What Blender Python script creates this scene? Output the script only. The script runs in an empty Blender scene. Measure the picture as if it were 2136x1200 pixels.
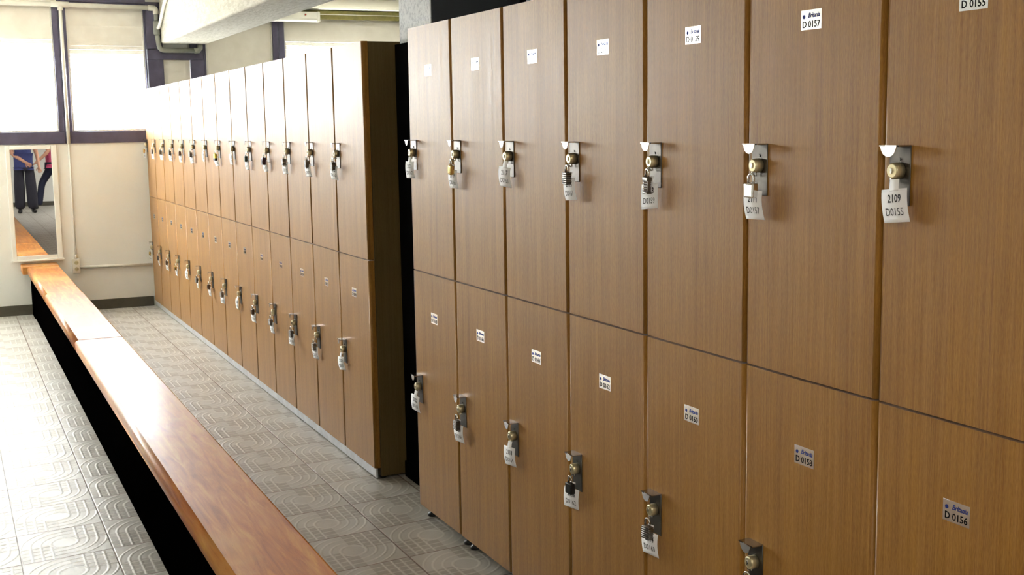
import bpy, bmesh, math, random
from mathutils import Vector, Matrix
random.seed(7)
sc = bpy.context.scene
COL = sc.collection
PI = math.pi

# ------------------------------------------------------------------ camera
CAMZ = 1.52
cam_d = bpy.data.cameras.new('camera')
cam_d.sensor_width = 36.0
cam_d.lens = 2514.39 / 2136 * 36
cam_d.clip_start = 0.05
cam_d.clip_end = 200
cam = bpy.data.objects.new('camera', cam_d)
COL.objects.link(cam)
R = Vector((0.90475645, -0.42562975, -0.01597111))
U = Vector((0.07097644, 0.11368891, 0.99097789))
F = Vector((0.41997394, 0.89772721, -0.13307046))
M = Matrix(((R.x, U.x, -F.x, 0), (R.y, U.y, -F.y, 0), (R.z, U.z, -F.z, CAMZ), (0, 0, 0, 1)))
cam.matrix_world = M
sc.camera = cam

# ------------------------------------------------------------------ light
SKY = 11.0
FILLW = 22.0
w = bpy.data.worlds.new('sky')
sc.world = w
w.use_nodes = True
bg = w.node_tree.nodes['Background']
bg.inputs['Color'].default_value = (0.93, 0.96, 1.0, 1)
bg.inputs['Strength'].default_value = SKY
sc.view_settings.view_transform = 'Standard'
sc.view_settings.look = 'None'
sc.view_settings.exposure = 1.95
sc.view_settings.gamma = 1.0
sc.view_settings.use_curve_mapping = False
WY = 10.87            # far wall
def portal(x0, x1, z0, z1, y):
    d = bpy.data.lights.new('window_daylight', 'AREA')
    d.shape = 'RECTANGLE'
    d.size = x1 - x0
    d.size_y = z1 - z0
    d.cycles.is_portal = True
    o = bpy.data.objects.new('window_daylight', d)
    o.location = ((x0 + x1) / 2, y, (z0 + z1) / 2)
    o.rotation_euler = (-PI / 2, 0, 0)
    COL.objects.link(o)
    return o
portal(-3.45, 1.66, 1.5, 2.62, WY + 0.16)
portal(1.74, 4.05, 1.5, 2.62, WY + 0.16)

# added fill lamps, unseen behind the camera, are built further down

# ------------------------------------------------------------------ node helpers
def srgb(r, g, b):
    def f(c):
        c /= 255.0
        return c / 12.92 if c <= 0.04045 else ((c + 0.055) / 1.055) ** 2.4
    return (f(r), f(g), f(b), 1)

class NT:
    def __init__(s, name):
        s.m = bpy.data.materials.new(name)
        s.m.use_nodes = True
        s.t = s.m.node_tree
        s.n = s.t.nodes
        s.l = s.t.links
        s.p = s.n.get('Principled BSDF')
        s.out = s.n.get('Material Output')
    def new(s, kind, **kw):
        n = s.n.new(kind)
        for k, v in kw.items():
            setattr(n, k, v)
        return n
    def math(s, op, a, b=None, c=None, clamp=False):
        n = s.n.new('ShaderNodeMath')
        n.operation = op
        n.use_clamp = clamp
        for i, v in enumerate((a, b, c)):
            if v is None:
                continue
            if isinstance(v, (int, float)):
                n.inputs[i].default_value = v
            else:
                s.l.new(v, n.inputs[i])
        return n.outputs[0]
    def pos(s):
        g = s.new('ShaderNodeNewGeometry')
        x = s.new('ShaderNodeSeparateXYZ')
        s.l.new(g.outputs['Position'], x.inputs[0])
        return g.outputs['Position'], x.outputs[0], x.outputs[1], x.outputs[2]
    def obj(s):
        g = s.new('ShaderNodeTexCoord')
        return g.outputs['Object']
    def scale(s, v, sx, sy, sz):
        m = s.new('ShaderNodeMapping')
        m.inputs['Scale'].default_value = (sx, sy, sz)
        s.l.new(v, m.inputs[0])
        return m.outputs[0]
    def noise(s, v, sc_, det=4, rough=0.55, dist=0):
        n = s.new('ShaderNodeTexNoise')
        n.inputs['Scale'].default_value = sc_
        n.inputs['Detail'].default_value = det
        n.inputs['Roughness'].default_value = rough
        n.inputs['Distortion'].default_value = dist
        s.l.new(v, n.inputs['Vector'])
        return n.outputs['Fac']
    def ramp(s, fac, stops):
        r = s.new('ShaderNodeValToRGB')
        cr = r.color_ramp
        while len(cr.elements) < len(stops):
            cr.elements.new(0.5)
        for e, (p, c) in zip(cr.elements, stops):
            e.position = p
            e.color = c
        s.l.new(fac, r.inputs[0])
        return r.outputs[0]
    def mix(s, fac, a, b, mode='MIX'):
        n = s.new('ShaderNodeMix', data_type='RGBA', blend_type=mode)
        for sock, v in ((n.inputs[0], fac), (n.inputs[6], a), (n.inputs[7], b)):
            if isinstance(v, (int, float)):
                sock.default_value = v
            elif isinstance(v, tuple):
                sock.default_value = v
            else:
                s.l.new(v, sock)
        return n.outputs[2]
    def bump(s, h, strength=0.3, dist=0.01):
        b = s.new('ShaderNodeBump')
        b.inputs['Strength'].default_value = strength
        b.inputs['Distance'].default_value = dist
        s.l.new(h, b.inputs['Height'])
        s.l.new(b.outputs[0], s.p.inputs['Normal'])
    def set(s, **kw):
        for k, v in kw.items():
            k = k.replace('_', ' ')
            sock = s.p.inputs[k]
            if isinstance(v, (int, float, tuple)):
                sock.default_value = v
            else:
                s.l.new(v, sock)
        return s

def plain(name, col, rough=0.5, metal=0.0, nscale=40, namt=0.08, bump=0.0, **kw):
    t = NT(name)
    v = t.obj()
    n = t.noise(v, nscale)
    d = tuple(c * (1 - namt * 2) for c in col[:3]) + (1,)
    u_ = tuple(min(1, c * (1 + namt)) for c in col[:3]) + (1,)
    t.set(Base_Color=t.ramp(n, [(0.3, d), (0.7, u_)]), Roughness=rough, Metallic=metal, **kw)
    if bump:
        t.bump(n, bump, 0.004)
    return t.m

# laminate of the doors: vertical grain
def laminate(name, c0, c1, rough0, rough1, spec=0.5, coat=0.0):
    t = NT(name)
    P, x, y, z = t.pos()
    fine = t.noise(t.scale(P, 1, 1, 0.012), 320, 3, 0.6)
    wide = t.noise(t.scale(P, 1, 1, 0.03), 26, 3, 0.6)
    cell = t.noise(t.scale(P, 1, 1, 0.12), 700, 2, 0.5)
    band = t.noise(t.scale(P, 1, 1, 0.01), 75, 3, 0.75)
    s = t.math('ADD', t.math('MULTIPLY', fine, 0.4), t.math('MULTIPLY', wide, 0.25))
    s = t.math('ADD', s, t.math('MULTIPLY', cell, 0.35))
    t.set(Base_Color=t.ramp(s, [(0.36, c0), (0.64, c1)]),
          Roughness=t.math('ADD', rough0, t.math('MULTIPLY', band, rough1 - rough0)),
          Specular_IOR_Level=t.math('MULTIPLY', spec, t.math('ADD', 0.35, t.math('MULTIPLY', band, 1.3))), Coat_Weight=coat, Coat_Roughness=0.22,
          Sheen_Weight=0.20, Sheen_Roughness=0.33, Sheen_Tint=(1.0, 0.97, 0.98, 1))
    t.bump(t.math('ADD', fine, t.math('MULTIPLY', wide, 0.4)), 0.12, 0.0015)
    return t.m
LAM = laminate('oak_laminate', srgb(132, 87, 24), srgb(174, 127, 52), 0.34, 0.62, 0.40)
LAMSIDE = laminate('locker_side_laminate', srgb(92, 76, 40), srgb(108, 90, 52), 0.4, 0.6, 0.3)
EDGE = plain('dark_recess', srgb(14, 9, 6), 0.8)
STEEL = plain('brushed_steel', (0.23, 0.215, 0.20, 1), 0.36, 1.0, 60, 0.05)
HASPM = plain('dull_steel', (0.12, 0.11, 0.10, 1), 0.38, 1.0, 60, 0.05)
LIPM = plain('polished_steel', (0.44, 0.43, 0.42, 1), 0.22, 1.0, 60, 0.05)
CHROME = plain('chrome', (0.78, 0.78, 0.78, 1), 0.10, 1.0, 30, 0.03)
BRASS = plain('brass', (0.72, 0.52, 0.20, 1), 0.22, 1.0, 50, 0.08)
PALEBRASS = plain('pale_brass', (0.70, 0.62, 0.40, 1), 0.30, 0.7, 50, 0.08)
BLACK = plain('black_plastic', srgb(22, 20, 22), 0.4)
DARKRED = plain('dark_red_lacquer', srgb(58, 12, 24), 0.3)
DARKGREEN = plain('dark_green_lacquer', srgb(30, 44, 28), 0.3)
DARKBROWN = plain('dark_bronze', (0.14, 0.09, 0.06, 1), 0.35, 0.8)
PAPER = plain('white_paper', srgb(250, 250, 252), 0.7, 0, 20, 0.02)
INK = plain('black_ink', srgb(22, 20, 26), 0.6)
BLUEINK = plain('blue_ink', srgb(48, 62, 132), 0.7, Specular_IOR_Level=0.05)
FOIL = plain('silvery_sticker', (0.62, 0.62, 0.61, 1), 0.2, 0.9, 20, 0.02)
FOILINK = plain('sticker_print', srgb(12, 10, 12), 0.7, 0.0, Specular_IOR_Level=0.03)
WHITEPVC = plain('white_painted_pipe', srgb(222, 220, 208), 0.4, 0, 12, 0.04)
GREYPVC = plain('grey_painted_pipe', srgb(150, 152, 142), 0.5, 0, 14, 0.08)
FRAME = plain('dark_painted_frame', srgb(88, 84, 108), 0.45, 0, 12, 0.12, 0.1)
FRAMEL = plain('pale_window_bead', srgb(228, 225, 214), 0.5, 0, 12, 0.05)
OLIVE = plain('olive_track', srgb(128, 120, 58), 0.45, 0, 30, 0.1)
PLINTH = plain('pale_grey_plinth', srgb(205, 207, 214), 0.4, 0, 20, 0.08)
BASEB = plain('dark_grey_baseboard', srgb(84, 80, 68), 0.5, 0, 20, 0.08)
BENCHBASE = plain('black_painted_base', (0.0012, 0.001, 0.001, 1), 0.9, 0, 60, 0.15, 0.2, Specular_IOR_Level=0.0)
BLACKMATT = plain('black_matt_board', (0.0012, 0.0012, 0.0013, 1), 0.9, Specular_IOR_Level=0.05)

def wallmat(name, col, scale_, amt, bumpst):
    t = NT(name)
    P, x, y, z = t.pos()
    n = t.noise(P, 3, 5, 0.6)
    n2 = t.noise(P, scale_, 4, 0.6)
    d = tuple(c * (1 - amt) for c in col[:3]) + (1,)
    t.set(Base_Color=t.ramp(n, [(0.3, d), (0.7, col)]), Roughness=0.75)
    t.bump(n2, bumpst, 0.004)
    return t.m
CREAM = wallmat('cream_wall_paint', srgb(241, 241, 235), 60, 0.05, 0.15)
CEIL = wallmat('white_ceiling_paint', srgb(242, 238, 224), 50, 0.04, 0.15)
def beammat():
    t = NT('rough_painted_concrete')
    P, x, y, z = t.pos()
    n = t.noise(t.scale(P, 3, 1, 3), 14, 8, 0.7)
    t.set(Base_Color=t.ramp(n, [(0.3, srgb(176, 170, 148)), (0.6, srgb(208, 204, 188))]), Roughness=0.85)
    t.bump(n, 0.7, 0.02)
    return t.m
BEAM = beammat()
def pillarmat():
    t = NT('roughcast_plaster')
    P, x, y, z = t.pos()
    n = t.noise(P, 75, 6, 0.7)
    t.set(Base_Color=t.ramp(n, [(0.36, srgb(196, 200, 206)), (0.52, srgb(232, 235, 238))]), Roughness=0.9)
    t.bump(n, 0.5, 0.004)
    return t.m
PILLAR = pillarmat()

# bench timber
def benchmat():
    t = NT('varnished_bench_wood')
    P, x, y, z = t.pos()
    g = t.noise(t.scale(P, 6, 0.5, 6), 6, 6, 0.65, 0.6)
    b = t.noise(P, 1.7, 4, 0.6, 0.3)
    f = t.noise(P, 160, 2, 0.6)
    c = t.ramp(g, [(0.28, srgb(150, 80, 26)), (0.5, srgb(186, 110, 42)), (0.72, srgb(208, 148, 66))])
    c = t.mix(t.math('MULTIPLY', t.math('SUBTRACT', b, 0.48, clamp=True), 3.2, clamp=True), c, srgb(206, 162, 90))
    spk = t.math('GREATER_THAN', f, 0.73)
    c = t.mix(spk, c, srgb(92, 46, 16))
    t.set(Base_Color=c, Roughness=t.math('ADD', 0.30, t.math('MULTIPLY', b, 0.25)),
          Specular_IOR_Level=0.5, Coat_Weight=0.2, Coat_Roughness=0.2)
    t.bump(t.math('ADD', g, t.math('MULTIPLY', f, 0.2)), 0.12, 0.004)
    return t.m
BENCHW = benchmat()

# embossed floor tiles
def floormat():
    t = NT('embossed_floor_tiles')
    P, x, y, z = t.pos()
    m = t.math
    us = m('DIVIDE', m('SUBTRACT', x, 0.155), 0.313)
    vs = m('DIVIDE', m('SUBTRACT', m('SUBTRACT', y, m('MULTIPLY', x, 0.09)), 4.46), 0.338)
    u = m('SUBTRACT', m('FRACT', us), 0.5)
    v = m('SUBTRACT', m('FRACT', vs), 0.5)
    cx = m('FLOOR', us)
    cy = m('FLOOR', vs)
    r = m('SQRT', m('ADD', m('MULTIPLY', u, u), m('MULTIPLY', v, v)))
    au = m('ABSOLUTE', u)
    av = m('ABSOLUTE', v)
    def ridge(d, c, w_):
        a = m('ABSOLUTE', m('SUBTRACT', d, c))
        return m('SUBTRACT', 1.0, m('DIVIDE', a, w_), clamp=True)
    def mx(*a):
        o = a[0]
        for b in a[1:]:
            o = m('MAXIMUM', o, b)
        return o
    q = m('LESS_THAN', m('MULTIPLY', u, v), 0.0)        # arc quadrants
    nq = m('SUBTRACT', 1.0, q)
    arcs = mx(ridge(r, 0.27, 0.022), ridge(r, 0.385, 0.022), ridge(r, 0.49, 0.02))
    lines = mx(ridge(au, 0.27, 0.022), ridge(au, 0.385, 0.022), ridge(au, 0.155, 0.022))
    hz = m('ABSOLUTE', m('SUBTRACT', m('FRACT', m('MULTIPLY', v, 9.0)), 0.5))
    hline = m('MULTIPLY', m('SUBTRACT', 1.0, m('DIVIDE', hz, 0.16), clamp=True), 0.8)
    out_ = m('GREATER_THAN', r, 0.17)
    grid = mx(lines, hline)
    gridz = m('MULTIPLY', m('MULTIPLY', grid, nq), out_)
    pat = mx(ridge(r, 0.155, 0.026), m('MULTIPLY', arcs, q), gridz)
    pat = m('SMOOTH_MIN', pat, 0.85, 0.2)
    edge = m('MAXIMUM', au, av)
    joint = m('DIVIDE', m('SUBTRACT', edge, 0.487), 0.008, clamp=True)
    wn = t.new('ShaderNodeTexWhiteNoise', noise_dimensions='2D')
    cmb = t.new('ShaderNodeCombineXYZ')
    t.l.new(cx, cmb.inputs[0])
    t.l.new(cy, cmb.inputs[1])
    t.l.new(cmb.outputs[0], wn.inputs['Vector'])
    tone = wn.outputs['Value']
    dirt = t.noise(P, 9, 6, 0.65)
    cells = m('MULTIPLY', m('MULTIPLY', m('SUBTRACT', 1.0, grid, clamp=True), nq), out_)
    c = t.mix(t.math('MULTIPLY', cells, 0.8), srgb(194, 192, 187), srgb(160, 154, 146))
    c = t.mix(m('MULTIPLY', pat, 0.8), c, srgb(222, 220, 212))
    c = t.mix(m('MULTIPLY', dirt, 0.3), c, srgb(150, 144, 132))
    c = t.mix(m('MULTIPLY', tone, 0.12), c, srgb(150, 140, 130))
    c = t.mix(joint, c, srgb(120, 100, 88))
    h = m('SUBTRACT', pat, m('MULTIPLY', joint, 1.3))
    t.set(Base_Color=c, Roughness=m('ADD', 0.28, m('MULTIPLY', dirt, 0.22)), Specular_IOR_Level=0.5)
    t.bump(m('ADD', h, m('MULTIPLY', t.noise(P, 90, 3), 0.25)), 0.42, 0.0025)
    return t.m
FLOORM = floormat()

# frosted window glass: part clear, part scattering
def panemat(name, clear, tint):
    t = NT(name)
    t.n.remove(t.p)
    tr = t.new('ShaderNodeBsdfTransparent')
    tr.inputs[0].default_value = tint
    tl = t.new('ShaderNodeBsdfTranslucent')
    tl.inputs[0].default_value = tint
    gl = t.new('ShaderNodeBsdfGlossy')
    gl.inputs['Roughness'].default_value = 0.25
    P, x, y, z = t.pos()
    n = t.noise(P, 2.5, 3, 0.5)
    a = t.new('ShaderNodeMixShader')
    t.l.new(t.math('ADD', 1 - clear - 0.05, t.math('MULTIPLY', n, 0.1)), a.inputs[0])
    t.l.new(tr.outputs[0], a.inputs[1])
    t.l.new(tl.outputs[0], a.inputs[2])
    b = t.new('ShaderNodeMixShader')
    b.inputs[0].default_value = 0.06
    t.l.new(a.outputs[0], b.inputs[1])
    t.l.new(gl.outputs[0], b.inputs[2])
    t.l.new(b.outputs[0], t.out.inputs[0])
    return t.m
PANE = panemat('frosted_glass', 0.5, (0.95, 0.95, 0.93, 1))
LOUV = panemat('frosted_louvre_glass', 0.45, (0.88, 0.90, 0.92, 1))
def dimmermat(name, thru):
    t = NT(name)
    P, x, y, z = t.pos()
    n = t.noise(P, 8, 3)
    t.set(Base_Color=t.ramp(n, [(0.3, srgb(222, 216, 204)), (0.7, srgb(232, 227, 216))]), Roughness=0.8)
    tl = t.new('ShaderNodeBsdfTranslucent')
    tl.inputs[0].default_value = (0.92, 0.90, 0.84, 1)
    a = t.new('ShaderNodeMixShader')
    a.inputs[0].default_value = thru
    t.l.new(t.p.outputs[0], a.inputs[1])
    t.l.new(tl.outputs[0], a.inputs[2])
    t.l.new(a.outputs[0], t.out.inputs[0])
    return t.m
DIMMERM = [dimmermat('pane_dimmer_dense', 0.046), dimmermat('pane_dimmer_thinner', 0.075), dimmermat('pane_dimmer_sheer', 0.12), dimmermat('pane_dimmer_light', 0.19), dimmermat('pane_dimmer_fine', 0.3), dimmermat('pane_dimmer_open', 0.5)]  # added sheets that dim the upper panes, from dense to nearly clear
def mirrormat():
    t = NT('mirror_glass')
    P, x, y, z = t.pos()
    n = t.noise(P, 4, 2)
    t.set(Base_Color=t.ramp(n, [(0, (0.80, 0.83, 0.86, 1)), (1, (0.84, 0.86, 0.88, 1))]), Metallic=1.0, Roughness=0.01)
    return t.m
MIRROR = mirrormat()

# ------------------------------------------------------------------ mesh helpers
def box(bm, x0, x1, y0, y1, z0, z1, bev=0.0, seg=2, mi=0):
    b = bmesh.new()
    bmesh.ops.create_cube(b, size=1)
    for v in b.verts:
        v.co = Vector((x0 + (v.co.x + .5) * (x1 - x0), y0 + (v.co.y + .5) * (y1 - y0), z0 + (v.co.z + .5) * (z1 - z0)))
    if bev:
        bmesh.ops.bevel(b, geom=list(b.edges), offset=bev, segments=seg, profile=0.5, affect='EDGES')
    b.normal_update()
    for f in b.faces:
        f.material_index = mi
        f.smooth = bool(bev) and max(abs(c) for c in f.normal) < 0.999
    join(bm, b)
def join(bm, b, mat=None):
    if mat is not None:
        bmesh.ops.transform(b, matrix=mat, verts=b.verts)
    me = bpy.data.meshes.new('tmp')
    b.to_mesh(me)
    b.free()
    bm.from_mesh(me)
    bpy.data.meshes.remove(me)
def tube(bm, pts, r, seg=10, caps=True, mi=0, rs=None):
    pts = [Vector(p) for p in pts]
    rings = []
    up = None
    for i, p in enumerate(pts):
        a = pts[max(i - 1, 0)]
        c = pts[min(i + 1, len(pts) - 1)]
        d = (c - a).normalized()
        if up is None:
            up = Vector((0, 0, 1)) if abs(d.z) < 0.9 else Vector((1, 0, 0))
        side = d.cross(up).normalized()
        up = side.cross(d).normalized()
        rr = rs[i] if rs else r
        rings.append([bm.verts.new(p + rr * (math.cos(t) * side + math.sin(t) * up)) for t in [2 * PI * k / seg for k in range(seg)]])
    for a, b in zip(rings, rings[1:]):
        for k in range(seg):
            f = bm.faces.new((a[k], a[(k + 1) % seg], b[(k + 1) % seg], b[k]))
            f.smooth = True
            f.material_index = mi
    if caps:
        for rg in (rings[0][::-1], rings[-1]):
            f = bm.faces.new(rg)
            f.material_index = mi
def prism(bm, prof, axis, t0, t1, mi=0):
    """polygon prof (list of 2d) swept along axis 'X','Y','Z'"""
    def P(a, b, t):
        return {'X': (t, a, b), 'Y': (a, t, b), 'Z': (a, b, t)}[axis]
    A = [bm.verts.new(P(a, b, t0)) for a, b in prof]
    B = [bm.verts.new(P(a, b, t1)) for a, b in prof]
    n = len(prof)
    fs = [bm.faces.new(A), bm.faces.new(B[::-1])]
    for k in range(n):
        fs.append(bm.faces.new((A[(k + 1) % n], A[k], B[k], B[(k + 1) % n])))
    for f in fs:
        f.material_index = mi
def mesh(name, bm, *mats):
    bmesh.ops.recalc_face_normals(bm, faces=bm.faces)
    me = bpy.data.meshes.new(name)
    bm.to_mesh(me)
    bm.free()
    for m_ in mats:
        me.materials.append(m_)
    return me
def put(name, me, parent=None, loc=(0, 0, 0), rot=(0, 0, 0)):
    o = bpy.data.objects.new(name, me)
    COL.objects.link(o)
    o.location = loc
    o.rotation_euler = rot
    if parent:
        o.parent = parent
    return o
def empty(name, loc=(0, 0, 0), rot=(0, 0, 0)):
    o = bpy.data.objects.new(name, None)
    COL.objects.link(o)
    o.location = loc
    o.rotation_euler = rot
    o.empty_display_size = 0.1
    return o
def tag(o, label, cat, group=None):
    o['label'] = label
    o['category'] = cat
    if group:
        o['group'] = group
    return o
def struct(name, bm, *mats, parent=None):
    o = put(name, mesh(name, bm, *mats), parent)
    if parent is None:
        o['kind'] = 'structure'
    return o

_tc = {}
def text(bm, s, size, mat, mi=1, shear=0.0, bold=0.0, sx=1.0):
    """centred flat lettering, local x right / y up, placed by mat"""
    k = (s, shear, bold)
    if k not in _tc:
        cu = bpy.data.curves.new('t', 'FONT')
        cu.body = s
        cu.size = 1
        cu.align_x = 'CENTER'
        cu.align_y = 'CENTER'
        cu.shear = shear
        cu.offset = bold
        cu.resolution_u = 2
        o = bpy.data.objects.new('t', cu)
        COL.objects.link(o)
        dg = bpy.context.evaluated_depsgraph_get()
        me = bpy.data.meshes.new_from_object(o.evaluated_get(dg))
        _tc[k] = ([tuple(v.co) for v in me.vertices], [tuple(p.vertices) for p in me.polygons])
        bpy.data.objects.remove(o)
        bpy.data.curves.remove(cu)
        bpy.data.meshes.remove(me)
    vs, fs = _tc[k]
    nv = [bm.verts.new(mat(Vector((x * size * sx, y * size, 0)))) for x, y, z in vs]
    for f in fs:
        try:
            g = bm.faces.new([nv[i] for i in f])
            g.material_index = mi
        except ValueError:
            pass

# ------------------------------------------------------------------ room
CH = 2.68
XL, XR, YB = -3.6, 5.6, -5.6
bm = bmesh.new(); box(bm, XL, XR, YB, WY + 0.15, -0.1, 0); struct('floor', bm, FLOORM)
bm = bmesh.new(); box(bm, XL, XR, YB, WY + 0.15, CH, CH + 0.1); struct('ceiling', bm, CEIL)
bm = bmesh.new(); box(bm, XL - 0.1, XL, YB, WY + 0.15, 0, CH); struct('wall_left', bm, CREAM)
bm = bmesh.new(); box(bm, XR, XR + 0.1, YB, WY + 0.15, 0, CH); struct('wall_right', bm, CREAM)
bm = bmesh.new(); box(bm, XL - 0.1, XR + 0.1, YB - 0.1, YB, 0, CH); struct('wall_back', bm, CREAM)
bm = bmesh.new()
box(bm, XL, XR, WY, WY + 0.15, 0, 1.43)
box(bm, XL, XR, WY, WY + 0.15, 2.62, CH)
box(bm, XL, -3.45, WY, WY + 0.15, 1.43, 2.62)
box(bm, 4.05, XR, WY, WY + 0.15, 1.43, 2.62)
box(bm, 1.79, 2.02, WY + 0.02, WY + 0.15, 2.23, 2.62)
struct('wall_far', bm, CREAM)
bm = bmesh.new(); box(bm, XL, 1.60, WY - 0.014, WY, 0.0, 0.086, 0.003, 1); struct('baseboard_far', bm, BASEB)
bm = bmesh.new(); box(bm, XL, XR, YB, YB + 0.014, 0.0, 0.09, 0.003, 1); struct('baseboard_back', bm, BASEB)

# windows of the far wall: dark frame, pale bead, frosted pane
def window(n, x0, x1, z0=1.53, z1=2.575, louvre=False, bead=True, left=0.05, right=0.03, sill=0.10, head=0.045, pane_dimmer=None, strips=1):
    bm = bmesh.new()
    y0, y1 = WY - 0.012, WY + 0.12
    box(bm, x0 - left, x1 + right, y0, y1, z0 - sill, z0, 0.003, 1)
    box(bm, x0 - left, x1 + right, y0 + 0.02, y1, z1, z1 + head, 0.003, 1)
    box(bm, x0 - left, x0, y0 + 0.004, y1, z0, z1, 0.003, 1)
    box(bm, x1, x1 + right, y0 + 0.004, y1, z0, z1, 0.003, 1)
    if bead:
        for a, b in ((x0, x0 + 0.018), (x1 - 0.012, x1)):
            box(bm, a, b, WY + 0.01, WY + 0.06, z0, z1, 0.002, 1, 1)
        box(bm, x0, x1, WY + 0.01, WY + 0.06, z0, z0 + 0.014, 0.002, 1, 1)
    o = struct('window_%d' % n, bm, FRAME, FRAMEL)
    b2 = bmesh.new()
    if louvre:
        k = 13
        hgt = (z1 - z0) / k
        for i in range(k):
            zc = z0 + (i + .5) * hgt
            b = bmesh.new()
            box(b, x0 + 0.01, x1 - 0.01, -0.003, 0.003, -hgt * 0.56, hgt * 0.56, 0.001, 1)
            join(b2, b, Matrix.Translation((0, WY + 0.05, zc)) @ Matrix.Rotation(math.radians(14), 4, 'X'))
        put('louvre_panes', mesh('louvre_panes', b2, LOUV), o)
    else:
        box(b2, x0, x1, WY + 0.05, WY + 0.056, z0, z1)
        put('pane', mesh('pane', b2, PANE), o)
    if pane_dimmer:  # added sheets imitate the window light falling off towards the top
        b3 = bmesh.new()
        hh = (z1 - pane_dimmer) / strips
        for i in range(strips):
            box(b3, x0 + (0.012 if bead else 0.001), x1 - (0.008 if bead else 0.001), WY + 0.026 - 0.004 * (i % 2), WY + 0.029 - 0.004 * (i % 2), z1 - (i + 1) * hh - 0.002, z1 - i * hh)
        zz = pane_dimmer
        for mi_, hgt_ in ((1, 0.035), (2, 0.035), (3, 0.035), (4, 0.035), (5, 0.035)):  # stepped layers fade the added dimming into the bright pane
            if pane_dimmer - hgt_ > z0 + 0.3:
                box(b3, x0 + 0.012, x1 - 0.008, WY + 0.026, WY + 0.029, zz - hgt_, zz - 0.002, mi=mi_)
                zz -= hgt_
        put('pane_dimmer', mesh('pane_dimmer', b3, *DIMMERM), o)
    return o
window(1, -0.17, 0.905, left=0.04, right=0.045, pane_dimmer=2.33)
window(2, 1.012, 1.64, louvre=True, left=0.06, right=0.012, pane_dimmer=2.25, strips=4)
window(3, 1.79, 2.02, z1=2.135, left=0.13, right=0.12, head=0.09, bead=False, pane_dimmer=1.9)
window(4, 2.155, 2.755, left=0.012, right=0.05, pane_dimmer=2.02)
window(5, 2.86, 3.99, left=0.05, right=0.05, pane_dimmer=2.34)
for k in range(3):
    window(6 + k, -3.40 + k * 1.08, -2.40 + k * 1.08, left=0.04, right=0.03)
# dark upright post behind the conduit, beside the beam end
bm = bmesh.new()
box(bm, 1.655, 1.79, WY - 0.008, WY + 0.12, 2.225, 2.62, 0.003, 1)
box(bm, 2.02, 2.145, WY - 0.008, WY + 0.12, 2.225, 2.62, 0.003, 1)
struct('trim_1', bm, FRAME)
# dark head strip and pale cornice bands above the right hand windows
bm = bmesh.new(); box(bm, 0.98, 1.66, WY - 0.02, WY, 2.605, CH, 0.002, 1); struct('trim_2', bm, FRAME)
bm = bmesh.new()
box(bm, 2.8, 4.1, WY - 0.05, WY - 0.012, 2.505, 2.585, 0.002, 1, 0)
box(bm, 2.8, 4.1, WY - 0.056, WY - 0.05, 2.545, 2.551, 0, 1, 1)
struct('trim_3', bm, OLIVE, FRAMEL)
bm = bmesh.new()
box(bm, 2.17, 5.5, WY - 0.16, WY - 0.012, 2.59, 2.612, 0.004, 2)
box(bm, 2.17, 5.5, WY - 0.13, WY - 0.012, 2.612, CH)
box(bm, 2.17, 5.5, WY - 0.6, WY - 0.45, 2.655, CH, 0.006, 2)
struct('trim_4', bm, CEIL)

# outside: the deep soffit above the windows
bm = bmesh.new(); box(bm, -6, 8, WY + 0.15, WY + 1.5, 2.66, 2.8); struct('roof_soffit', bm, CEIL)

# concrete beam and pillar
bm = bmesh.new(); box(bm, 1.775, 2.165, YB, WY, 2.268, CH, 0.018, 2); struct('concrete_beam', bm, BEAM)
bm = bmesh.new(); box(bm, 1.765, 2.2, 4.48, 4.85, 0, CH, 0.01, 2); struct('pillar', bm, PILLAR)

# ------------------------------------------------------------------ bench
bench = empty('bench', (0.69, 5.0, 0))
tag(bench, 'long low wooden bench with varnished orange-brown top on a black base', 'bench')
def seat(y0, y1, dz=0.0):
    bm = bmesh.new()
    xl, xr, zt, zb = 0.566, 0.815, 0.426 + dz, 0.368
    r = 0.020
    prof = []
    for k in range(7):
        a = PI / 2 + PI / 2 * k / 6
        prof.append((xl + r + r * math.cos(a), zt - r + r * math.sin(a)))
    prof += [(xl + 0.004, zb), (xr - 0.004, zb)]
    for k in range(5):
        a = PI / 2 * k / 4
        prof.append((xr - 0.008 + 0.008 * math.cos(a), zt - 0.008 + 0.008 * math.sin(a)))
    prism(bm, prof, 'Y', y0, y1)
    bm.normal_update()
    for f in bm.faces:
        f.smooth = len(f.verts) == 4 and max(abs(c) for c in f.normal) < 0.999
    me = mesh('seat_board', bm, BENCHW)
    o = put('seat_board', me, bench)
    o.matrix_parent_inverse = bench.matrix_world.inverted()
    o.location = (-0.69, -5.0, 0)
    return o
for a, b, dz in ((-2.2, 2.6, 0), (2.602, 6.7, 0), (6.702, 8.75, 0.0015), (8.752, 10.62, 0)):
    seat(a, b, dz)
bm = bmesh.new()
box(bm, 0.53, 0.815, 10.622, WY, 0.368, 0.432, 0.006, 2)
o = put('end_board', mesh('end_board', bm, BENCHW), bench, (-0.69, -5, 0))
bm = bmesh.new()
box(bm, 0.605, 0.785, -2.15, 10.60, 0.0, 0.368, 0.004, 1)
put('base', mesh('base', bm, BENCHBASE), bench, (-0.69, -5, 0))
bm = bmesh.new()
box(bm, 0.60, 0.79, 10.60, WY - 0.016, 0.0, 0.368)
put('end_support', mesh('end_support', bm, BENCHBASE), bench, (-0.69, -5, 0))

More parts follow.
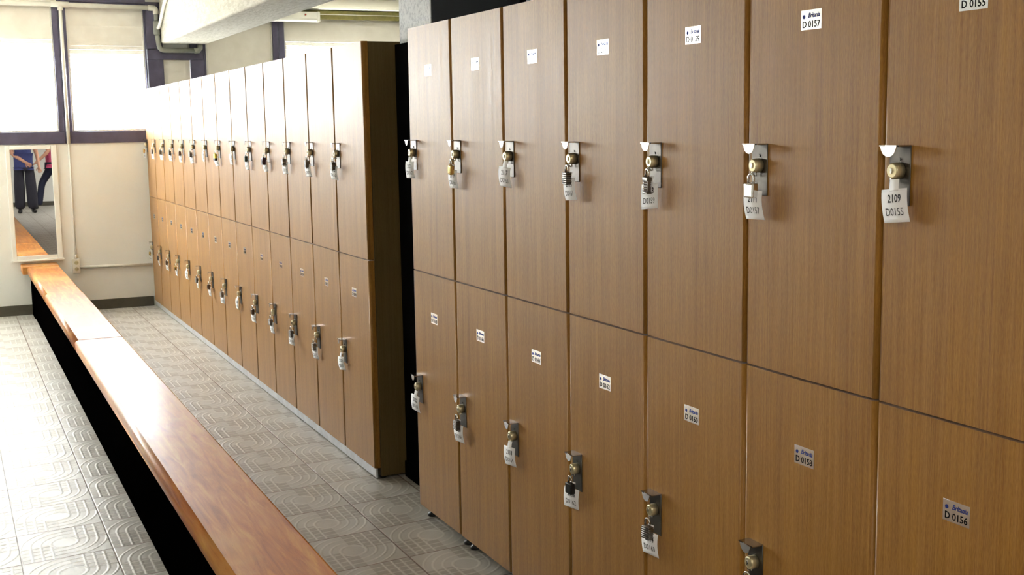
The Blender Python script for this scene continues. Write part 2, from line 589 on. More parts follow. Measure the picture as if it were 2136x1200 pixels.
# ------------------------------------------------------------------ mirror
mir = empty('wall_mirror', (0.667, WY, 0.46))
tag(mir, 'tall narrow mirror in a pale frame on the cream wall above the bench end', 'mirror')
def rel(me_name, bm, mats, parent, off):
    bmesh.ops.translate(bm, verts=bm.verts, vec=Vector(off) * -1)
    return put(me_name, mesh(me_name, bm, *mats), parent)
bm = bmesh.new()
X0, X1, Z0, Z1 = 0.507, 0.828, 0.50, 1.387
yf = WY - 0.022
box(bm, 0.472, X0, yf, WY, 0.462, 1.42, 0.004, 2)
box(bm, X1, 0.872, yf, WY, 0.462, 1.42, 0.004, 2)
box(bm, X0, X1, yf, WY, Z1, 1.42, 0.004, 2)
box(bm, X0, X1, yf, WY, 0.468, Z0, 0.004, 2)
rel('mirror_frame', bm, [CREAM], mir, mir.location)
bm = bmesh.new(); box(bm, 0.466, 0.878, yf - 0.012, WY, 0.452, 0.468, 0.004, 2)
rel('ledge', bm, [CREAM], mir, mir.location)
bm = bmesh.new(); box(bm, X0, X1, WY - 0.012, WY - 0.006, Z0, Z1)
rel('mirror_glass', bm, [MIRROR], mir, mir.location)

# ------------------------------------------------------------------ the two people seen in the mirror
def skin(name, chain, mat, parent, sub=1, root=None):
    """chain: dict name -> (pos, radius), edges from list; one continuous skinned surface"""
    pts, edges = chain
    names = list(pts)
    me = bpy.data.meshes.new(name)
    me.from_pydata([pts[n][0] for n in names], [(names.index(a), names.index(b)) for a, b in edges], [])
    o = bpy.data.objects.new(name, me)
    COL.objects.link(o)
    o.modifiers.new('skin', 'SKIN')
    sm = o.modifiers.new('sub', 'SUBSURF'); sm.levels = sub; sm.render_levels = sub
    for i, n in enumerate(names):
        r = pts[n][1]
        me.skin_vertices[0].data[i].radius = r if isinstance(r, tuple) else (r, r)
        me.skin_vertices[0].data[i].use_root = (n == (root or names[0]))
    dg = bpy.context.evaluated_depsgraph_get()
    m2 = bpy.data.meshes.new_from_object(o.evaluated_get(dg))
    m2.name = name
    bpy.data.objects.remove(o)
    bpy.data.meshes.remove(me)
    for p in m2.polygons:
        p.use_smooth = True
    m2.materials.clear()
    m2.materials.append(mat)
    return put(name, m2, parent)
SKIN = plain('skin', srgb(206, 152, 124), 0.5, 0, 12, 0.04)
HAIR = plain('dark_hair', srgb(38, 26, 22), 0.5, 0, 90, 0.2)
EYE = plain('eye_white', srgb(235, 232, 228), 0.3)
def person(loc, rot, label, J, top_m, leg_m, shoe_m, long_hair, wide=1.0):
    P_ = empty('person', loc, (0, 0, rot))
    tag(P_, label, 'person')
    J = {k: Vector(v) for k, v in J.items()}
    pts, ed = {}, []
    def add(n, p, r, par=None):
        pts[n] = (tuple(p), r)
        if par: ed.append((par, n))
    add('pelvis', J['pelvis'], (0.15, 0.10))
    add('waist', J['waist'], (0.125, 0.09), 'pelvis')
    add('chest', J['chest'], (0.15, 0.105), 'waist')
    add('neck0', J['neck'] - Vector((0, 0, 0.03)), (0.075, 0.06), 'chest')
    add('neck', J['neck'] + Vector((0, 0, 0.03)), 0.052, 'neck0')
    h = J['head']
    add('jaw', h + Vector((0, 0.018, -0.075)), (0.055, 0.068), 'neck')
    add('face', h + Vector((0, 0.006, 0.0)), (0.072, 0.088), 'jaw')
    add('crown', h + Vector((0, -0.008, 0.07)), (0.064, 0.078), 'face')
    for s_ in ('l', 'r'):
        add('sh' + s_, J['sh' + s_], 0.058, 'neck0')
        add('el' + s_, J['el' + s_], 0.040, 'sh' + s_)
        add('wr' + s_, J['wr' + s_], 0.027, 'el' + s_)
        d = (J['wr' + s_] - J['el' + s_]).normalized()
        palm = J['wr' + s_] + d * 0.06
        add('pa' + s_, palm, (0.038, 0.018), 'wr' + s_)
        side = d.cross(Vector((0, 1, 0))).normalized()
        if side.length < 0.1: side = Vector((1, 0, 0))
        for k, (off, L) in enumerate(((-0.029, 0.055), (-0.010, 0.066), (0.010, 0.062), (0.028, 0.048))):
            b0 = palm + d * 0.028 + side * off
            add('f%s%da' % (s_, k), b0, 0.0095, 'pa' + s_)
            add('f%s%db' % (s_, k), b0 + d * L * 0.5 + Vector((0, 0.006, 0)), 0.0085, 'f%s%da' % (s_, k))
            add('f%s%dc' % (s_, k), b0 + d * L * 0.9 + Vector((0, 0.018, 0)), 0.0075, 'f%s%db' % (s_, k))
        t0 = palm - d * 0.02 - side * 0.03
        add('t%sa' % s_, t0, 0.011, 'pa' + s_)
        add('t%sb' % s_, t0 + d * 0.03 - side * 0.026, 0.0095, 't%sa' % s_)
        add('t%sc' % s_, t0 + d * 0.055 - side * 0.032, 0.008, 't%sb' % s_)
        add('hp' + s_, J['hp' + s_], 0.085, 'pelvis')
        add('kn' + s_, J['kn' + s_], 0.055, 'hp' + s_)
        add('ca' + s_, J['kn' + s_].lerp(J['an' + s_], 0.35) , 0.054, 'kn' + s_)
        add('an' + s_, J['an' + s_], 0.036, 'ca' + s_)
    body = skin('body', (pts, ed), SKIN, P_, 2, 'pelvis')
    # face
    for sx in (-0.031, 0.031):
        bm = bmesh.new()
        bmesh.ops.create_uvsphere(bm, u_segments=10, v_segments=8, radius=0.012, matrix=Matrix.Translation(h + Vector((sx, 0.083, 0.012))))
        put('eye', mesh('eye', bm, EYE), P_)
    bm = bmesh.new()
    tube(bm, [h + Vector((0, 0.084, 0.018)), h + Vector((0, 0.097, -0.008)), h + Vector((0, 0.106, -0.026)), h + Vector((0, 0.090, -0.034))], 0.01, 8, rs=[0.006, 0.009, 0.013, 0.009])
    put('nose', mesh('nose', bm, SKIN), P_)
    bm = bmesh.new()
    tube(bm, [h + Vector((-0.024, 0.078, -0.058)), h + Vector((0, 0.090, -0.056)), h + Vector((0.024, 0.078, -0.058))], 0.006, 8, rs=[0.003, 0.008, 0.003])
    put('mouth', mesh('mouth', bm, plain('lips', srgb(160, 82, 76), 0.4)), P_)
    for sx in (-1, 1):
        bm = bmesh.new()
        tube(bm, [h + Vector((sx * 0.074, 0.0, 0.022)), h + Vector((sx * 0.084, -0.008, 0.004)), h + Vector((sx * 0.074, 0.0, -0.026))], 0.012, 8, rs=[0.009, 0.013, 0.007])
        put('ear', mesh('ear', bm, SKIN), P_)
    hp = {'a': (h + Vector((0, 0.02, 0.098)), (0.062, 0.05)), 'b': (h + Vector((0, -0.04, 0.075)), (0.078, 0.065)), 'c': (h + Vector((0, -0.062, 0.0)), (0.076, 0.055))}
    he = [('a', 'b'), ('b', 'c')]
    if long_hair:
        hp['d'] = (h + Vector((0, -0.085, -0.12)), (0.075, 0.035)); he.append(('c', 'd'))
        hp['e'] = (h + Vector((0, -0.10, -0.24)), (0.055, 0.025)); he.append(('d', 'e'))
    skin('hair', (hp, he), HAIR, P_, 2)
    tp = {'hip': (J['pelvis'] + Vector((0, 0, 0.04)), (0.180, 0.135)), 'hem': (J['pelvis'] + Vector((0, 0, -0.07)), (0.186, 0.142)), 'w': (J['waist'], (0.150, 0.112)), 'c': (J['chest'], (0.172, 0.125)), 'n': (J['neck'] - Vector((0, 0, 0.035)), (0.085, 0.075))}
    te = [('hem', 'hip'), ('hip', 'w'), ('w', 'c'), ('c', 'n')]
    for s_ in ('l', 'r'):
        tp['s' + s_] = (J['sh' + s_], 0.072)
        tp['u' + s_] = (J['sh' + s_].lerp(J['el' + s_], 0.62), 0.060)
        te += [('n', 's' + s_), ('s' + s_, 'u' + s_)]
    skin('shirt', (tp, te), top_m, P_, 2)
    lp = {'p': (J['pelvis'] + Vector((0, 0, 0.03)), (0.160, 0.115))}
    le = []
    for s_ in ('l', 'r'):
        lp['h' + s_] = (J['hp' + s_] - Vector((0, 0, 0.03)), 0.098)
        lp['k' + s_] = (J['kn' + s_], 0.072 * wide)
        lp['a' + s_] = (J['an' + s_] - Vector((0, 0, 0.03)), 0.062 * wide * 1.1)
        le += [('p', 'h' + s_), ('h' + s_, 'k' + s_), ('k' + s_, 'a' + s_)]
    skin('trousers', (lp, le), leg_m, P_, 2)
    for s_ in ('l', 'r'):
        a = J['an' + s_]
        t_ = J['to' + s_]
        m_ = a.lerp(t_, 0.5)
        skin('shoe', ({'h': ((a.x, a.y, 0.045), (0.045, 0.044)), 'm': ((m_.x, m_.y, 0.04), (0.046, 0.038)), 't': ((t_.x, t_.y, 0.034), (0.042, 0.032))}, [('h', 'm'), ('m', 't')]), shoe_m, P_, 2)
    return P_
JA = dict(pelvis=(0, 0, 0.95), waist=(0, 0, 1.08), chest=(0, 0.0, 1.30), neck=(0, -0.01, 1.47), head=(0, 0.02, 1.61),
          shl=(-0.18, 0, 1.40), shr=(0.18, 0, 1.40), ell=(-0.20, 0.05, 1.14), elr=(0.25, -0.03, 1.12), wrl=(0.02, 0.20, 0.98), wrr=(0.27, 0.06, 0.90),
          hpl=(-0.09, 0, 0.90), hpr=(0.09, 0, 0.90), knl=(-0.10, 0.02, 0.50), knr=(0.11, 0.02, 0.50), anl=(-0.11, -0.02, 0.09), anr=(0.12, -0.02, 0.09),
          tol=(-0.13, 0.16, 0.03), tor=(0.15, 0.16, 0.03))
person((1.40, -3.3, 0), 0, 'person in a blue shirt and charcoal trousers, arm across the front, seen in the mirror', JA,
       plain('blue_shirt', srgb(58, 66, 120), 0.8), plain('charcoal_trousers', srgb(44, 42, 54), 0.85), BLACK, False, 1.5)
JB = dict(JA)
JB.update(ell=(-0.22, -0.08, 1.14), wrl=(-0.22, 0.06, 0.92), elr=(0.23, 0.10, 1.14), wrr=(0.22, 0.28, 0.98),
          knl=(-0.09, 0.22, 0.52), anl=(-0.09, 0.30, 0.10), tol=(-0.10, 0.47, 0.03),
          knr=(0.10, -0.12, 0.50), anr=(0.10, -0.38, 0.12), tor=(0.11, -0.22, 0.03))
person((2.0, -4.3, 0), PI / 2, 'person in a pink shirt and dark jeans mid-stride, seen at the mirror edge', JB,
       plain('pink_shirt', srgb(206, 84, 122), 0.8), plain('dark_jeans', srgb(34, 38, 62), 0.85), BLACK, True)

# ------------------------------------------------------------------ conduits, socket
def bend(p0, p1, p2, r, n=6):
    """rounded corner points"""
    p0, p1, p2 = map(Vector, (p0, p1, p2))
    a = p1 + (p0 - p1).normalized() * r
    c = p1 + (p2 - p1).normalized() * r
    return [a * (1 - t) ** 2 + p1 * 2 * t * (1 - t) + c * t * t for t in [k / n for k in range(n + 1)]]
yc = WY - 0.035
con = empty('electrical_conduit', (0.97, WY, 2.57))
tag(con, 'white conduit along the top of the left windows with a grey drop beside the beam', 'pipe')
def part(name, fn, mat, parent):
    bm = bmesh.new(); fn(bm)
    return rel(name, bm, [mat], parent, parent.location)
part('pipe', lambda b: tube(b, [(-2.2, yc, 2.573), (0.9, yc, 2.578), (1.72, yc, 2.567)], 0.019, 12), WHITEPVC, con)
part('tee_joint', lambda b: (tube(b, [(0.90, yc, 2.578), (1.04, yc, 2.577)], 0.025, 12), tube(b, [(0.972, yc, 2.575), (0.972, yc, 2.53)], 0.022, 12)), WHITEPVC, con)
part('mullion_pipe', lambda b: tube(b, [(0.972, yc, 2.54), (0.972, yc, 1.99), (0.972, yc + 0.006, 1.43)], 0.0145, 10), WHITEPVC, con)
part('elbow', lambda b: tube(b, [(1.68, yc, 2.568)] + bend((1.68, yc, 2.567), (1.742, yc, 2.567), (1.742, yc, 2.5), 0.03) + [(1.742, yc, 2.515)], 0.024, 12), WHITEPVC, con)
part('drop_pipe', lambda b: tube(b, [(1.742, yc, 2.52), (1.742, yc, 2.45)], 0.018, 12), GREYPVC, con)
part('junction_box', lambda b: tube(b, [(1.742, yc, 2.46), (1.742, yc, 2.45), (1.742, yc, 2.35), (1.742, yc, 2.34)], 0.028, 14, rs=[0.019, 0.028, 0.028, 0.02]), GREYPVC, con)
part('lower_drop_pipe', lambda b: tube(b, [(1.742, yc, 2.35)] + bend((1.742, yc, 2.35), (1.76, yc, 2.212), (2.05, yc, 2.212), 0.04) + [(2.07, yc, 2.212)], 0.021, 12), GREYPVC, con)
part('end_elbow', lambda b: tube(b, [(2.05, yc, 2.212), (2.085, yc, 2.214), (2.10, yc, 2.235), (2.10, yc, 2.265)], 0.025, 12), GREYPVC, con)

bp = empty('bent_pipe', (1.76, WY - 0.07, 2.4))
tag(bp, 'thin grey-white pipe curving up from the conduit along the side of the beam', 'pipe')
pp = [(1.745, WY - 0.0795, 2.398), (1.752, WY - 0.10, 2.402), (1.753, WY - 0.16, 2.43), (1.753, WY - 0.28, 2.50), (1.753, WY - 0.42, 2.57), (1.753, WY - 0.62, 2.63), (1.753, WY - 1.0, 2.655)]
part('pipe', lambda b: tube(b, pp, 0.014, 12), WHITEPVC, bp)

sk = empty('power_socket', (0.968, WY, 0.39))
tag(sk, 'cream double power socket on the wall right of the mirror', 'socket')
part('box', lambda b: box(b, 0.937, 1.0, WY - 0.034, WY, 0.328, 0.452, 0.005, 2), FRAMEL, sk)
def outl(b, z):
    tube(b, [(0.972, WY - 0.035, z), (0.972, WY - 0.038, z)], 0.017, 16)
for z in (0.42, 0.366):
    ou = part('outlet', lambda b: outl(b, z), plain('cream_outlet', srgb(196, 188, 150), 0.5), sk)
    bm = bmesh.new()
    box(bm, 0.966, 0.968, WY - 0.0395, WY - 0.036, z - 0.005, z + 0.005)
    box(bm, 0.976, 0.978, WY - 0.0395, WY - 0.036, z - 0.005, z + 0.005)
    rel('slot', bm, [BLACK], ou, sk.location)
cd = empty('socket_conduit', (1.3, WY, 0.37))
tag(cd, 'cream conduit running from the power socket right to the lockers and up the wall', 'pipe')
part('pipe', lambda b: tube(b, [(1.002, WY - 0.014, 0.380), (1.595, WY - 0.014, 0.366)], 0.012, 10), FRAMEL, cd)
part('riser', lambda b: tube(b, [(0.972, WY - 0.008, 0.4535), (0.972, WY - 0.008, 1.425)], 0.0075, 10), CREAM, cd)
part('collar', lambda b: tube(b, [(0.972, WY - 0.014, 0.4535), (0.972, WY - 0.012, 0.49)], 0.014, 12), FRAMEL, cd)

# ------------------------------------------------------------------ added fill lamps behind the camera, in invented ceiling housings
for k, (lx, ly) in enumerate(((-0.9, -1.2), (3.4, -2.6))):
    cl = empty('added_fill_lamp', (lx, ly, CH))
    tag(cl, 'added fill lamp in a twin-tube housing %s, behind the camera' % ('over the aisle' if k == 0 else 'over the far aisle'), 'light')
    part('housing', lambda b: box(b, lx - 0.62, lx + 0.62, ly - 0.09, ly + 0.09, CH - 0.05, CH - 0.0005, 0.006, 2), WHITEPVC, cl)
    for s_ in (-0.045, 0.045):
        part('tube', lambda b: tube(b, [(lx - 0.59, ly + s_, CH - 0.068), (lx + 0.59, ly + s_, CH - 0.068)], 0.013, 12), WHITEPVC, cl)
    ld = bpy.data.lights.new('fill_lamp_light', 'AREA')
    ld.shape = 'RECTANGLE'; ld.size = 1.15; ld.size_y = 0.12
    ld.energy = FILLW
    ld.color = (1.0, 0.95, 0.86)
    lo = bpy.data.objects.new('fill_lamp_light', ld)
    COL.objects.link(lo)
    lo.parent = cl
    lo.location = (0, 0, -0.085)

bm = bmesh.new(); box(bm, -0.25, 0.945, WY - 0.016, WY - 0.001, 2.592, CH, 0.002, 1); struct('trim_5', bm, CEIL)
fp = empty('gap_shade_panel', (1.76, 4.6, 0))  # added black sheet stands in for deep shade in the gap
tag(fp, 'added black sheet for the shade between the two locker rows, before the pillar', 'panel')
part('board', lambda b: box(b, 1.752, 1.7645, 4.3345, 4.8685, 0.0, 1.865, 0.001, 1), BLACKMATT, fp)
part('shade_strip', lambda b: box(b, 1.744, 1.752, 4.3345, 4.8685, 0.0, 0.07, 0.001, 1), BLACKMATT, fp)

# ------------------------------------------------------------------ strip light
sl = empty('strip_light', (2.7, WY - 0.2, 2.5))
tag(sl, 'slim white strip light with rounded end below the ceiling, partly behind the beam', 'light')
def slp(b):
    x0, x1 = 2.17, 3.14
    prof = []
    for k in range(9):
        a = PI + PI / 2 * k / 8
        prof.append((WY - 0.13 + 0.03 + 0.03 * math.cos(a), 2.475 + 0.03 + 0.03 * math.sin(a)))
    prof += [(WY - 0.05, 2.475), (WY - 0.05, 2.56), (WY - 0.13, 2.56)]
    prism(b, prof, 'X', x0, x1)
part('housing', slp, WHITEPVC, sl)
part('end_cap', lambda b: box(b, 3.14, 3.165, WY - 0.134, WY - 0.046, 2.472, 2.564, 0.01, 3), WHITEPVC, sl)
part('indicator', lambda b: tube(b, [(3.03, WY - 0.130, 2.535), (3.03, WY - 0.134, 2.535)], 0.008, 12), plain('red_indicator', srgb(150, 60, 40), 0.4), sl)

# ------------------------------------------------------------------ black board on the lockers
bb = empty('black_board', (1.79, 4.0, 1.887))
tag(bb, 'black board standing upright on top of the near lockers against the pillar', 'board')
part('panel', lambda b: box(b, 1.765, 1.79, 3.675, 4.478, 1.8875, 2.20, 0.002, 1), BLACKMATT, bb)
part('foot', lambda b: box(b, 1.765, 1.90, 3.70, 3.73, 1.8875, 1.91, 0.002, 1), BLACKMATT, bb)
part('foot', lambda b: box(b, 1.765, 1.90, 4.25, 4.28, 1.8875, 1.91, 0.002, 1), BLACKMATT, bb)

# ------------------------------------------------------------------ lockers
XD = 1.6075                    # front of the doors
TH = 0.026
def door_mesh(wd, h):
    bm = bmesh.new()
    b = bmesh.new()
    bmesh.ops.create_cube(b, size=1)
    for v in b.verts:
        v.co = Vector(((v.co.x + .5) * TH, v.co.y * wd, (v.co.z + .5) * h))
    ed = [e for e in b.edges if abs(e.verts[0].co.x) < 1e-6 and abs(e.verts[1].co.x) < 1e-6]
    vert = [e for e in ed if abs(e.verts[0].co.y - e.verts[1].co.y) < 1e-6]
    horz = [e for e in ed if e not in vert]
    bmesh.ops.bevel(b, geom=vert, offset=0.010, segments=5, profile=0.5, affect='EDGES')
    b.normal_update()
    for f in b.faces:
        f.smooth = max(abs(c) for c in f.normal) < 0.9999
    join(bm, b)
    me = mesh('door', bm, LAM)
    return me
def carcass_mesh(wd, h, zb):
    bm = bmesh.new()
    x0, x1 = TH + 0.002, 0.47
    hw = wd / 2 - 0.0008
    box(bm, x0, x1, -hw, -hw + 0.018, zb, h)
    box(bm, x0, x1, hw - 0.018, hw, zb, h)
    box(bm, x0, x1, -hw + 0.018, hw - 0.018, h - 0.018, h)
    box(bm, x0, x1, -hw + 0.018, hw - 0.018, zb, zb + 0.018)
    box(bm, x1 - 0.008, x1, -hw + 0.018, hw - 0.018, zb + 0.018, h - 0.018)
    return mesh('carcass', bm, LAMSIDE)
def shelf_mesh(wd, z):
    bm = bmesh.new()
    box(bm, TH + 0.004, 0.46, -wd / 2 + 0.019, wd / 2 - 0.019, z - 0.009, z + 0.009)
    return mesh('shelf', bm, EDGE)
def foot_mesh():
    bm = bmesh.new()
    tube(bm, [(0, 0, 0), (0, 0, 0.012), (0, 0, 0.014), (0, 0, 0.052)], 0.02, 14, rs=[0.02, 0.02, 0.012, 0.012])
    return mesh('foot', bm, BLACK)
FOOT = foot_mesh()
def hasp_mesh():
    bm = bmesh.new()
    box(bm, -0.0025, 0.0, -0.0275, 0.0275, -0.112, 0.0, 0.001, 1)
    box(bm, -0.030, 0.0, -0.026, 0.026, -0.0022, 0.0003, mi=1)
    prof = [(-0.026, 0.0003), (0.026, 0.0003)]
    for k in range(11):
        a = PI * k / 10
        prof.append((0.0235 * math.cos(a) ** 1 if 0 < k < 10 else (0.025 if k == 0 else -0.025), -0.003 - 0.018 * math.sin(a)))
    b = bmesh.new()
    prism(b, prof, 'X', -0.0015, 0.0, 1)
    join(bm, b, Matrix.Translation((-0.030, 0, 0)) @ Matrix.Rotation(math.radians(-9), 4, 'Z'))
    for dz in (-0.026, -0.037):
        tube(bm, [(-0.0025, 0.0, dz), (-0.0045, 0.0, dz)], 0.0028, 8)
    return mesh('hasp_plate', bm, HASPM, LIPM)
HASP = hasp_mesh()
def cam_mesh():
    bm = bmesh.new()
    z = -0.047
    tube(bm, [(-0.002, 0, z), (-0.012, 0, z), (-0.020, 0, z), (-0.022, 0, z)], 0.014, 20, rs=[0.0155, 0.0155, 0.0145, 0.012], mi=0)
    box(bm, -0.0245, -0.0215, -0.0022, 0.0022, z - 0.006, z + 0.006, 0.0008, 1, 1)
    # staple loop the padlock hangs from
    pts = [(-0.008, 0.004, z - 0.010)] + [(-0.008 - 0.011 * math.sin(PI * k / 8), 0.004, z - 0.0155 - 0.007 * math.cos(PI * k / 8 + 0.0)) for k in range(9)]
    tube(bm, pts, 0.0022, 8, mi=1)
    return mesh('cam_lock', bm, PALEBRASS, CHROME)
CAM = cam_mesh()
def sticker_mesh(num):
    bm = bmesh.new()
    box(bm, -0.0006, 0, -0.032, 0.032, -0.02, 0.02, 0.0002, 1)
    def T(x0, y0):
        return lambda p: Vector((-0.0009, -(p.x + x0), p.y + y0))
    text(bm, num, 0.0185, T(0, -0.0095), 1, bold=0.012, sx=0.98)
    text(bm, 'Britania', 0.0135, T(0.0085, 0.0085), 2, shear=0.35, bold=0.02, sx=0.88)
    b = bmesh.new()
    bmesh.ops.create_circle(b, cap_ends=True, segments=8, radius=0.0042)
    for f in b.faces:
        f.material_index = 2
    join(bm, b, Matrix.Translation((-0.0009, 0.0225, 0.0065)) @ Matrix.Rotation(PI / 2, 4, 'Y'))
    return mesh('number_sticker', bm, FOIL, FOILINK, BLUEINK)

def tag_mesh(l1, l2, wv=0.006, swing=0.0):
    """paper tag hanging from its narrow strap, local origin at the strap top"""
    bm = bmesh.new()
    W2 = 0.0320
    def warp(y, z):
        t = -z / 0.085
        return Vector((-0.004 * math.sin(t * PI) * (wv / 0.006) + 0.002 * t, y - swing * t * t * 0.012 * 1.0, z))
    n = 8
    prev = None
    th = 0.0005
    for (w0, za, zb) in ((0.0115, 0.0, -0.022), (W2, -0.018, -0.080)):
        A = []
        for k in range(n + 1):
            z = za + (zb - za) * k / n
            A.append([bm.verts.new(warp(y, z) + Vector((dx if w0 > 0.02 else dx - 0.0008, 0, 0))) for dx in (0, th) for y in (-w0, w0)])
        for a, b in zip(A, A[1:]):
            for i, j in ((0, 1), (1, 3), (3, 2), (2, 0)):
                f = bm.faces.new((a[i], a[j], b[j], b[i]))
                f.smooth = True
        bm.faces.new((A[0][0], A[0][1], A[0][3], A[0][2]))
        bm.faces.new((A[-1][0], A[-1][1], A[-1][3], A[-1][2]))
    def T(z0, k=0.0):
        return lambda p: warp(-p.x + k, p.y + z0) + Vector((-0.0006, 0, 0))
    text(bm, l1, 0.0205, T(-0.0365, -0.001), 1, bold=0.02, sx=0.82)
    text(bm, l2, 0.0205, T(-0.061, 0.001), 1, sx=0.82)
    return mesh('paper_tag', bm, PAPER, INK)

def arch(bm, r, h, t, z0, mi=0):
    pts = [(0, -r, z0), (0, -r, z0 + h)] + [(0, -r * math.cos(PI * k / 8), z0 + h + r * math.sin(PI * k / 8)) for k in range(1, 8)] + [(0, r, z0 + h), (0, r, z0)]
    tube(bm, pts, t, 8, mi=mi)
SH = {}
def padlock_meshes(kind):
    """origin where the shackle bears on the staple"""
    if kind in SH:
        return SH[kind]
    big = kind in ('red', 'yellow')
    bm = bmesh.new()
    arch(bm, 0.0095, 0.012, 0.0026, -0.026)
    shk = mesh('shackle', bm, CHROME)
    bm = bmesh.new()
    extra = None
    if kind == 'combination':
        box(bm, -0.007, 0.007, -0.0145, 0.0145, -0.034, -0.024, 0.002, 2)
        box(bm, -0.0045, 0.0045, -0.013, 0.013, -0.060, -0.033, 0.001, 1)
        box(bm, -0.007, 0.007, -0.0145, 0.0145, -0.066, -0.060, 0.002, 2)
        e = bmesh.new()
        tube(e, [(0, 0, -0.0024), (0, 0, -0.0015), (0, 0, 0.0015), (0, 0, 0.0024)], 0.0105, 10, rs=[0.0095, 0.0108, 0.0108, 0.0095])
        for f in e.faces:
            f.smooth = False
        extra = mesh('number_dial', e, STEEL)
        mt = STEEL
    elif kind in ('brass', 'brown', 'black', 'yellow', 'green', 'chrome'):
        box(bm, -0.008, 0.008, -0.0165, 0.0165, -0.056, -0.024, 0.0035, 3)
        tube(bm, [(0, 0, -0.0555), (0, 0, -0.0575)], 0.005, 12)
        mt = {'brass': BRASS, 'brown': DARKBROWN, 'black': BLACK, 'yellow': plain('yellow_brass', (0.70, 0.62, 0.10, 1), 0.3, 0.6), 'green': DARKGREEN, 'chrome': CHROME}[kind]
        if kind == 'yellow':
            e = bmesh.new(); box(e, -0.0095, 0.0095, -0.0185, 0.0185, -0.066, -0.050, 0.003, 2)
            extra = mesh('bottom_guard', e, BLACK)
    elif kind == 'red':
        box(bm, -0.010, 0.010, -0.021, 0.021, -0.066, -0.026, 0.004, 3)
        tube(bm, [(-0.012, 0.0, -0.048), (0.008, 0, -0.048)], 0.010, 14)
        mt = DARKRED
    else:
        # laminated steel body, tapered shoulders
        for k in range(6):
            z = -0.058 + k * 0.0056
            box(bm, -0.0085, 0.0085, -0.0165 + (0.002 if k == 5 else 0), 0.0165 - (0.002 if k == 5 else 0), z, z + 0.0052, 0.0012, 1)
        tube(bm, [(0, 0, -0.057), (0, 0, -0.060)], 0.005, 12)
        mt = {'silver': STEEL, 'chrome': CHROME}[kind]
    SH[kind] = (mesh('padlock_body', bm, mt), shk, extra)
    return SH[kind]
KNAME = dict(silver='grey steel padlock', chrome='shiny chrome padlock', combination='steel combination padlock with number dials',
             brass='brass padlock', brown='dark bronze padlock', black='small black padlock', yellow='yellow padlock with black bottom',
             green='small dark green padlock', red='dark red-black padlock')

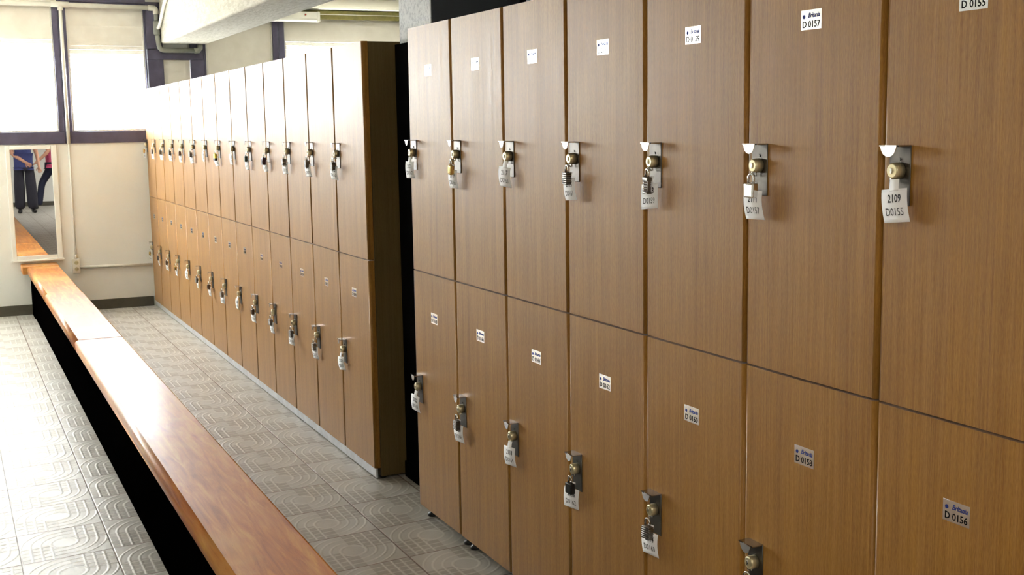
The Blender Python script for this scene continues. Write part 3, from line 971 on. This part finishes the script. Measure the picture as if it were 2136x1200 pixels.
ORD = ['first', 'second', 'third', 'fourth', 'fifth', 'sixth', 'seventh', 'eighth', 'ninth', 'tenth', 'eleventh', 'twelfth', 'thirteenth', 'fourteenth']
def locker(kind, i, yfar, wd, top, seam, zhasp_u, zhasp_l, zst_u, zst_l, nu, nl, tu, tl, pu, pl, where, plinth):
    """one two-door locker; yfar is its edge away from the camera"""
    yc_ = yfar - wd / 2
    lk = empty('locker', (XD, yc_, 0))
    row = 'near row' if kind == 'n' else 'far row'
    if kind == 'n':
        lab = 'wood-grain two-door locker with stickers %s and %s, %s' % (nu, nl, where)
    else:
        lab = 'wood-grain two-door locker, %s' % where
    tag(lk, lab, 'locker', 'lockers in the ' + row)
    key = (kind,)
    if key not in MC:
        zb = 0.05 if kind == 'n' else 0.012
        dzb = 0.05
        MC[key] = (door_mesh(wd - 0.0045, seam - 0.0025 - dzb), door_mesh(wd - 0.0045, top - 0.001 - seam - 0.0025),
                   carcass_mesh(wd, top - 0.002, zb), shelf_mesh(wd, seam))
    dl, du, cm, sm = MC[key]
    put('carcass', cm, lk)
    put('shelf', sm, lk)
    d1 = put('door', du, lk, (0, 0, seam + 0.0025))
    d2 = put('door', dl, lk, (0, 0, 0.05))
    hy = wd / 2 - 0.050
    for d, zh, zs, num, z0 in ((d1, zhasp_u, zst_u, nu, seam + 0.0025), (d2, zhasp_l, zst_l, nl, 0.05)):
        put('hasp_plate', HASP, d, (0, hy, zh - z0))
        put('cam_lock', CAM, d, (0, hy, zh - z0))
        put('number_sticker', sticker_mesh(num), d, (0, 0, zs - z0))
    if plinth:
        bm = bmesh.new()
        box(bm, 0.004, 0.012, -wd / 2 + 0.001, wd / 2 - 0.001, 0.008, 0.0495)
        put('plinth', mesh('plinth', bm, PLINTH), lk)
        bm = bmesh.new()
        tube(bm, [(0, 0, 0), (0, 0, 0.012)], 0.016, 12)
        fm = mesh('foot', bm, BLACK)
    else:
        fm = FOOT
    for fx in (0.045, 0.43):
        for fy in (-wd / 2 + 0.03, wd / 2 - 0.03):
            put('foot', fm, lk, (fx, fy, 0))
    for up, zh, pk, tg in ((True, zhasp_u, pu, tu), (False, zhasp_l, pl, tl)):
        side = 'upper' if up else 'lower'
        rnd = random.Random(i * 7 + (3 if up else 5) + (100 if kind == 'f' else 0))
        if tg:
            o = put('paper_tag', tag_mesh(tg[0], tg[1], 0.006 + rnd.random() * 0.006, rnd.choice((-1, 0.6, 1)) * rnd.random()), None,
                    (XD - 0.020, yc_ + hy - 0.006 - 0.004 * rnd.random(), zh - 0.062 - (0.021 if pk else 0)),
                    (math.radians(rnd.uniform(-6, 7)), math.radians(rnd.uniform(0, 3)), math.radians(rnd.uniform(0, 14))))
            if kind == 'n':
                l_ = 'white paper tag reading %s %s, hanging from the %s door lock, near row' % (tg[0], tg[1], side)
            else:
                l_ = 'small white paper tag on the %s door, %s' % (side, where)
            tag(o, l_, 'tag', 'paper tags on the ' + row)
        if pk:
            body, shk, extra = padlock_meshes(pk)
            e = empty('padlock', (XD - 0.031, yc_ + hy - 0.009, zh - 0.060),
                      (math.radians(rnd.uniform(-4, 4)), 0, math.radians(rnd.uniform(-8, 8))))
            b = put('body', body, e)
            put('shackle', shk, e)
            if extra is not None:
                if pk == 'combination':
                    for k in range(4):
                        put('number_dial', extra, b, (0, 0, -0.0375 - k * 0.006))
                else:
                    put('bottom_guard', extra, b)
            if kind == 'n':
                l_ = '%s on the %s door of the near-row locker %s' % (KNAME[pk], side, nu if up else nl)
            else:
                l_ = '%s on the %s door, %s' % (KNAME[pk], side, where)
            tag(e, l_, 'padlock', 'padlocks on the ' + row)
MC = {}
WN = 0.4262
NP = {6: (None, None), 5: ('chrome', 'brass'), 4: ('combination', 'silver'), 3: ('silver', 'black'), 2: (None, None), 1: ('brass', 'silver'), 0: (None, None)}
for i in range(7):
    k = 6 - i
    nu, nl = 155 + 2 * k, 156 + 2 * k
    tu = ('%d' % (2109 + 2 * k), 'D0%d' % nu)
    tl = ('%d' % (2110 + 2 * k), 'D0%d' % nl) if k > 0 else None
    where = 'nearest the camera' if k == 0 else ('beside the dark gap' if k == 6 else '%s from the right' % ORD[k])
    locker('n', i, 4.3332 - i * WN, WN, 1.887, 0.979, 1.473, 0.577, 1.723, 0.815,
           'D 0%d' % nu, 'D 0%d' % nl, tu, tl, NP[i][0], NP[i][1], where, False)
WF = 0.4279
FU = ['silver', 'silver', 'silver', 'red', 'green', None, 'yellow', None, 'silver', 'brown', 'silver', 'silver', 'silver', 'brass']
FL = [None, 'silver', 'silver', 'silver', 'brown', None, 'silver', 'brown', 'silver', None, 'brass', 'brown', 'silver', 'brass']
for i in range(14):
    nu, nl = 169 + 2 * i, 170 + 2 * i
    where = ('far row, next to the dark gap' if i == 0 else ('far row, at the far wall' if i == 13 else 'far row, %s beyond the dark gap' % ORD[i]))
    locker('f', i, 4.8701 + (i + 1) * WF, WF, 1.880, 0.962, 1.456, 0.567, 1.713, 0.80,
           'D 0%d' % nu, 'D 0%d' % nl, ('%d' % (2123 + 2 * i), 'D0%d' % nu), ('%d' % (2124 + 2 * i), 'D0%d' % nl), FU[i], FL[i], where, True)
